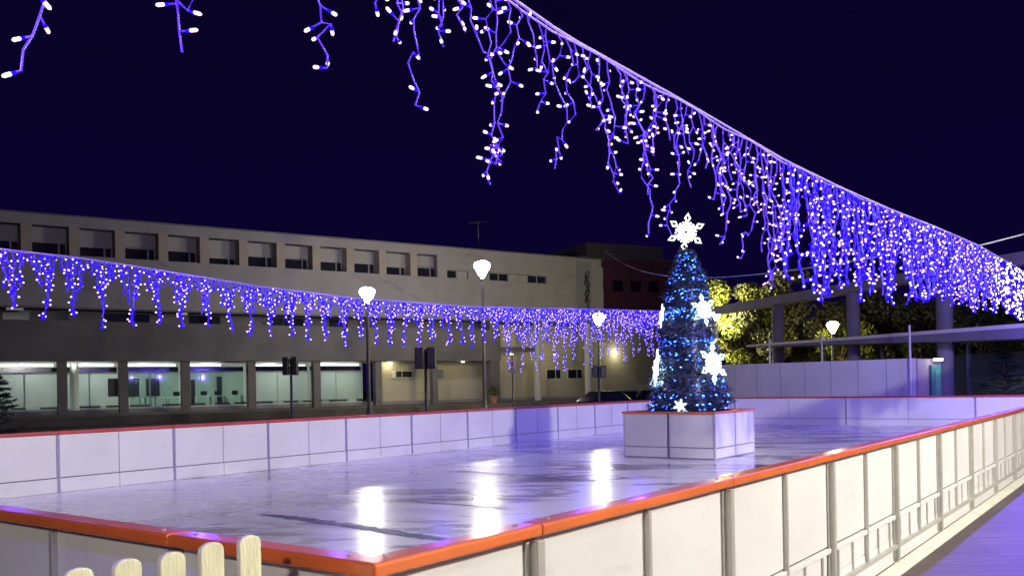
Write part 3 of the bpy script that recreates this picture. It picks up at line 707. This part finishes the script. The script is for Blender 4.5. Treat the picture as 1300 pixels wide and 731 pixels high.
# ------------------------------------------------------------------ parked cars
def car(x, y, ang, label, paint):
    T = thing('parked_car', label, 'car', (x, y, GZ), 'cars parked behind the far rink barrier')
    ca, sa = math.cos(ang), math.sin(ang)
    P = lambda u, v, z: Vector((x + u * ca - v * sa, y + u * sa + v * ca, GZ + z))
    q = MB()
    st = [(-2.1, .45, .62, .80), (-1.95, .28, .82, .86), (-1.1, .25, .92, .88), (.9, .25, .98, .88), (1.8, .28, .9, .86), (2.05, .42, .75, .78)]
    def shell(q, st, mi=0):
        for (a, z0, z1, w0), (b, y0, y1, w1) in zip(st, st[1:]):
            q.hexa([P(a, -w0, z0), P(b, -w1, y0), P(b, w1, y0), P(a, w0, z0), P(a, -w0 * .96, z1), P(b, -w1 * .96, y1), P(b, w1 * .96, y1), P(a, w0 * .96, z1)], mi)
    shell(q, st); bevel(q.build('body', paint, T), .05, 3)
    q = MB(); q.hexa([P(-1.05, -.82, .93), P(1.45, -.82, .95), P(1.45, .82, .95), P(-1.05, .82, .93), P(-.35, -.62, 1.42), P(.95, -.62, 1.42), P(.95, .62, 1.42), P(-.35, .62, 1.42)])
    bevel(q.build('cabin_glass', m_glassd, T), .06, 3)
    q = MB(); q.hexa([P(-.38, -.64, 1.421), P(.98, -.64, 1.421), P(.98, .64, 1.421), P(-.38, .64, 1.421), P(-.25, -.56, 1.47), P(.85, -.56, 1.47), P(.85, .56, 1.47), P(-.25, .56, 1.47)])
    bevel(q.build('roof', paint, T), .02, 2)
    for u in (-1.3, 1.3):
        for v in (-.8, .8):
            q = MB(); q.tube([P(u, v - .1, .31), P(u, v + .1, .31)], .31, 18); wh = q.build('wheel', m_black, T)
            q = MB(); q.tube([P(u, v - .108, .31), P(u, v + .108, .31)], .18, 12); q.build('rim', m_zinc, wh)
    for v in (-.62, .62):
        q = MB(); q.obox(P(-2.11, v - .15, .62), P(.05, 0, 0) - P(0, 0, 0), P(0, .3, 0) - P(0, 0, 0), (0, 0, .12)); q.build('headlight', m_white, T)
        q = MB(); q.obox(P(2.0, v - .15, .68), P(.06, 0, 0) - P(0, 0, 0), P(0, .3, 0) - P(0, 0, 0), (0, 0, .13)); q.build('tail_light', mat('tail_red', (.4, .02, .02), .3, var=0), T)
pd = mat('black_car_paint', (.04, .042, .05), .2, .2, var=0); pg = mat('grey_car_paint', (.2, .2, .21), .15, .4, var=0)
for px, y, lab, pp in ((762, 46, 'leftmost of the dark cars parked left of the Christmas tree', pd), (799, 48, 'middle of the dark cars parked left of the Christmas tree', pg), (831, 46, 'dark car half hidden by the Christmas tree, nearest to it', pd)):
    a = at(px, 500, y); car(a.x, a.y, R({762: 28, 799: 55, 831: 60}[px]), lab, pp)
# ------------------------------------------------------------------ right background
def pline(p, q_, mb, z0, z1, th, over=0):
    p, q_ = V(p), V(q_); e = (q_ - p); e.z = 0; L = e.length; e.normalize(); n = Vector((-e.y, e.x, 0))
    F = lambda s, t, z: Vector((p.x, p.y, 0)) + e * s + n * t + Vector((0, 0, z))
    return F, L
# white hoarding / storage box
a, b = at(905, 470, 44.3), at(1163, 456, 36.5)
T = thing('white_hoarding', 'tall white panel enclosure beyond the far end of the rink', 'hoarding', Vector(((a.x + b.x) / 2, (a.y + b.y) / 2, GZ)))
F, L = pline(a, b, None, 0, 0, 0); n_ = 8
m_hoard = mat('white_hoarding_panel', (.82, .80, .84), .5, var=.06, scale=.8)
for i in range(n_):
    q = MB(); q.fbox(F, L * i / n_ + .015, L * (i + 1) / n_ - .015, 0, .05, GZ, 2.38); q.build('panel', m_hoard, T)
q = MB()
for i in range(n_ + 1): q.fbox(F, L * i / n_ - .013, L * i / n_ + .013, .006, .06, GZ, 2.37)
q.build('frame', m_strip, T)
q = MB(); q.fbox(F, L + .016, L + .066, .0, 2.0, GZ, 2.36); q.build('side_panel', mat('pinkish_panel', (.55, .42, .44), .5, var=.05), T)
for px, yt, mm in ((980, 428, 42.0), (1047, 424, 40.1), (1160, 412, 36.2)):
    p = at(px, 450, mm); zt = at(px, yt, mm).z
    q = MB(); q.tube([(p.x, p.y + .3, GZ), (p.x - .02, p.y + .3, zt)], .045, 8)
    tag(q.build('steel_pole', m_white), {980: 'thin pole rising behind the white hoarding near the yellow-lit tree', 1047: 'thin pole behind the hoarding below the warm lamp', 1160: 'brightest thin pole at the right corner of the white hoarding'}[px], 'pole', 'thin poles at the white hoarding')
# kiosk with green door
p = at(1189, 480, 36.9)
T = thing('green_kiosk', 'narrow kiosk with green lit door beside the concrete pillar', 'kiosk', (p.x, p.y, GZ))
q = MB(); q.obox((p.x - .2, p.y, GZ), (.4, 0, 0), (0, .6, 0), (0, 0, 2.35)); q.build('wall', mat('green_kiosk_wall', (.06, .25, .2), .5), T)
q = MB(); q.obox((p.x - .04, p.y - .03, GZ), (.19, 0, 0), (0, .028, 0), (0, 0, 2.2)); q.build('door', mat('green_door', (.12, .45, .22), .4), T)
q = MB(); q.obox((p.x - .14, p.y - .16, 2.27), (.34, 0, 0), (0, .12, 0), (0, 0, .09)); q.build('lamp', emis('kiosk_lamp', (1, 1, .9), 9), T)
light('kiosk_light', (p.x, p.y - .5, 2.1), 5, (.8, 1, .85), .04, T)
# pergola frame
T0 = [(988, 50, .62), (1084, 43.5, .62), (1200, 38, .66)]
P3 = [at(px, 450, y) for px, y, w_ in T0]
T = thing('concrete_pergola', 'big grey concrete frame of three pillars and a long beam on the right', 'pergola', (P3[1].x, P3[1].y, GZ))
m_perg = mat('grey_frame_concrete', (.17, .155, .20), .85, var=.12, scale=1)
for (px, y, w_), p in zip(T0, P3):
    q = MB(); q.lathe((p.x, p.y, 0), [(w_ / 2, GZ), (w_ / 2, 5.75)], 4 if 0 else 14); q.build('pillar', m_perg, T)
e0 = P3[0] + (P3[0] - P3[2]) * .52; e1 = P3[2] + (P3[2] - P3[0]) * .5
F, L = pline(e0, e1, None, 0, 0, 0)
q = MB(); q.fbox(F, 0, L, -.35, .35, 5.752, 6.25); bevel(q.build('beam', m_perg, T), .02)
# low canopy
a, b = at(948, 438, 48), at(1330, 409, 32.3); F, L = pline(a, b, None, 0, 0, 0)
T = thing('walkway_canopy', 'long low canopy slab with pale edge running to the right edge of the view', 'canopy', (b.x, b.y, GZ))
q = MB(); q.hexa([F(0, 0, 3.38), F(L, 0, 2.92), F(L, 3.2, 2.92), F(0, 3.2, 3.38), F(0, 0, 3.47), F(L, 0, 3.44), F(L, 3.2, 3.44), F(0, 3.2, 3.47)]); q.build('slab', m_perg, T)
q = MB(); q.hexa([F(0, -.04, 3.40), F(L, -.04, 3.36), F(L, -.002, 3.36), F(0, -.002, 3.40), F(0, -.04, 3.50), F(L, -.04, 3.52), F(L, -.002, 3.52), F(0, -.002, 3.50)]); q.build('edge_trim', mat('pale_trim', (.6, .58, .6), .5, var=.05), T)
for s in (.45, .72, .97):
    q = MB(); q.fbox(F, L * s, L * s + .12, 1.6, 1.72, GZ, 2.95); q.build('post', m_pole, T)
# dull green wall at the far right
a, b = at(1206, 450, 44), at(1340, 448, 40); F, L = pline(a, b, None, 0, 0, 0)
q = MB(); q.fbox(F, 0, L, 0, .2, GZ, at(1206, 450, 44).z); tag(q.build('garden_wall', mat('green_grey_wall', (.10, .13, .12), .8, var=.15)), 'dull grey-green wall behind the conifer at the right edge', 'wall')
# trees
def tree(px, y, h, rx, n, sz, label, lm, clumps=16, z0=1.2, bare=False, name='broadleaf_tree', seed=1):
    rnd = random.Random(seed); p = at(px, 450, y); base = Vector((p.x, p.y, GZ))
    T = thing(name, label, 'tree', base, 'trees behind the pergola')
    q = MB(); q.tube([base, base + Vector((.1, 0, h * .35)), base + Vector((-.1, .1, h * .7))], [.2, .15, .05], 8)
    cl = []
    for i in range(clumps):
        a = rnd.uniform(0, 6.28); rr = rx * rnd.uniform(.15, 1); zz = rnd.uniform(z0, h)
        rr *= math.sqrt(max(.1, 1 - ((zz - h * .5) / (h * .62)) ** 2))
        c = base + Vector((math.cos(a) * rr, math.sin(a) * rr, zz)); cl.append(c)
        q.tube([base + Vector((0, 0, max(.5, zz * .55))), (base + Vector((0, 0, zz * .8))).lerp(c, .5), c], [.07, .045, .015], 5)
    q.build('trunk', m_bark, T)
    q = MB()
    for c in cl:
        leaves(q, c, rx * rnd.uniform(.22, .42), rx * rnd.uniform(.18, .34), n // clumps, sz, rnd)
    q.build('crown', lm, T)
tree(938, 60.5, 8.3, 3.2, 15000, .17, 'yellow-green lit tree right of the Christmas tree beside a street lamp', m_leaf, 34, .5, seed=2)
tree(980, 60, 8.8, 2.8, 9000, .17, 'olive tree between the yellow-lit tree and the leftmost pergola pillar', m_leafd, 22, .5, seed=3)
tree(1025, 62, 7.2, 3.6, 6500, .18, 'dark bushy tree between the two left pergola pillars', m_leafd, 22, .5, seed=4)
tree(1064, 59, 5.2, 2.8, 5200, .16, 'small tree around the warm street lamp', m_leaf, 16, .4, seed=5)
tree(1120, 62, 7.5, 3.8, 6500, .18, 'dark tree right of the middle pergola pillar', m_leafd, 24, .4, seed=6)
tree(1170, 60, 6.5, 3.2, 5000, .18, 'dark tree left of the right pergola pillar', m_leafd, 20, .4, seed=7)
tree(1245, 58, 6.2, 3.8, 5000, .18, 'dark tree above the low canopy at the far right', m_leafd, 20, .4, seed=8)
for px, y, sd, lab in ((925, 74, 21, 'deep background tree left of the left pergola pillar'), (1010, 76, 22, 'deep background tree behind the left pergola bay'), (1085, 75, 23, 'deep background tree behind the middle pergola pillar'), (1160, 74, 24, 'deep background tree behind the right pergola bay'), (1290, 72, 25, 'deep background tree at the right edge')):
    tree(px, y, 7.4, 4.8, 6000, .26, lab, m_leafd, 26, .3, seed=sd)
def conifer(px, py, y, h, r, label, seed, levels=15):
    rnd = random.Random(seed); p = at(px, py, y); base = Vector((p.x, p.y, GZ))
    T = thing('conifer', label, 'tree', base, 'dark conifers at the edges')
    q = MB(); q.tube([base, base + Vector((0, 0, h))], [.1, .02], 8); q.build('trunk', m_bark, T)
    q = MB()
    for l in range(levels):
        z = .25 + (h - .3) * l / levels; rr = r * (1 - l / levels) ** .8 + .08
        for k in range(9):
            a = rnd.uniform(0, 6.28); L_ = rr * rnd.uniform(.7, 1.15); dr = Vector((math.cos(a), math.sin(a), rnd.uniform(-.05, .35)))
            c0 = base + Vector((0, 0, z)); c1 = c0 + dr * L_
            q.tube([c0, c1], [.02, .006], 4)
            for m_ in range(26):
                u = rnd.uniform(.1, 1); c = c0.lerp(c1, u)
                v = (dr + Vector((rnd.uniform(-1, 1), rnd.uniform(-1, 1), rnd.uniform(-.8, .5)))).normalized() * rnd.uniform(.07, .16) * (1.3 if h > 2.5 else .8)
                s = v.cross(Vector((rnd.uniform(-1, 1), rnd.uniform(-1, 1), rnd.uniform(-1, 1)))).normalized() * .018
                q.face([c - s, c + s, c + v])
    q.build('foliage', m_conif, T)
conifer(-6, 520, 21, 2.45, .75, 'dark conifer cut off by the left edge, behind the far-side barrier', 31)
conifer(1275, 470, 37, 3.0, 1.5, 'wide dark conifer below the canopy at the right edge', 32)
# ------------------------------------------------------------------ picket fence
pk = [(318, 679, 3.62), (270, 686.5, 3.46), (220, 697, 3.30), (163, 709, 3.16), (101, 719, 3.04), (36, 731, 2.92), (-35, 742, 2.8)]
P = [at(x, y, d_ * .84) for x, y, d_ in pk]
T = thing('picket_fence', 'cream picket fence with rounded tips in the lower left foreground', 'fence', (P[3].x, P[3].y, GZ))
al = (P[0] - P[-1]); al.z = 0; al.normalize(); nn = Vector((-al.y, al.x, 0))
for i, p in enumerate(P):
    w_ = .043; top = p.z; q = MB()
    ring = []
    for k in range(11):
        an = math.pi * k / 10; ring.append((math.cos(an) * w_, top - .03 + .03 * math.sin(an) ** .8 - .004 * (i % 3)))
    ring += [(-w_, .25), (w_, .25)]
    f0 = [Vector((p.x, p.y, 0)) + al * u + Vector((0, 0, z)) for u, z in ring]; f1 = [v + nn * .022 for v in f0]
    q.face(f0); q.face(f1[::-1])
    for k in range(len(ring)):
        j = (k + 1) % len(ring); q.face([f0[k], f1[k], f1[j], f0[j]])
    o = q.build('picket', m_pick, T); me = o.data
    import bmesh
    bm = bmesh.new(); bm.from_mesh(me); bmesh.ops.remove_doubles(bm, verts=bm.verts, dist=1e-5); bmesh.ops.recalc_face_normals(bm, faces=bm.faces); bm.to_mesh(me); bm.free()
    bevel(o, .004, 2)
F = lambda s, t, z: Vector((P[-1].x, P[-1].y, 0)) + al * s + nn * t + Vector((0, 0, z))
L = (P[0] - P[-1]).length
for z in (.2, .62):
    q = MB(); q.fbox(F, -.1, L + .1, .024, .05, z, z + .07); q.build('rail', m_pick, T)
for s in (0, L):
    q = MB(); q.fbox(F, s - .03, s + .03, .052, .11, GZ, .85); q.build('fence_post', m_pick, T)
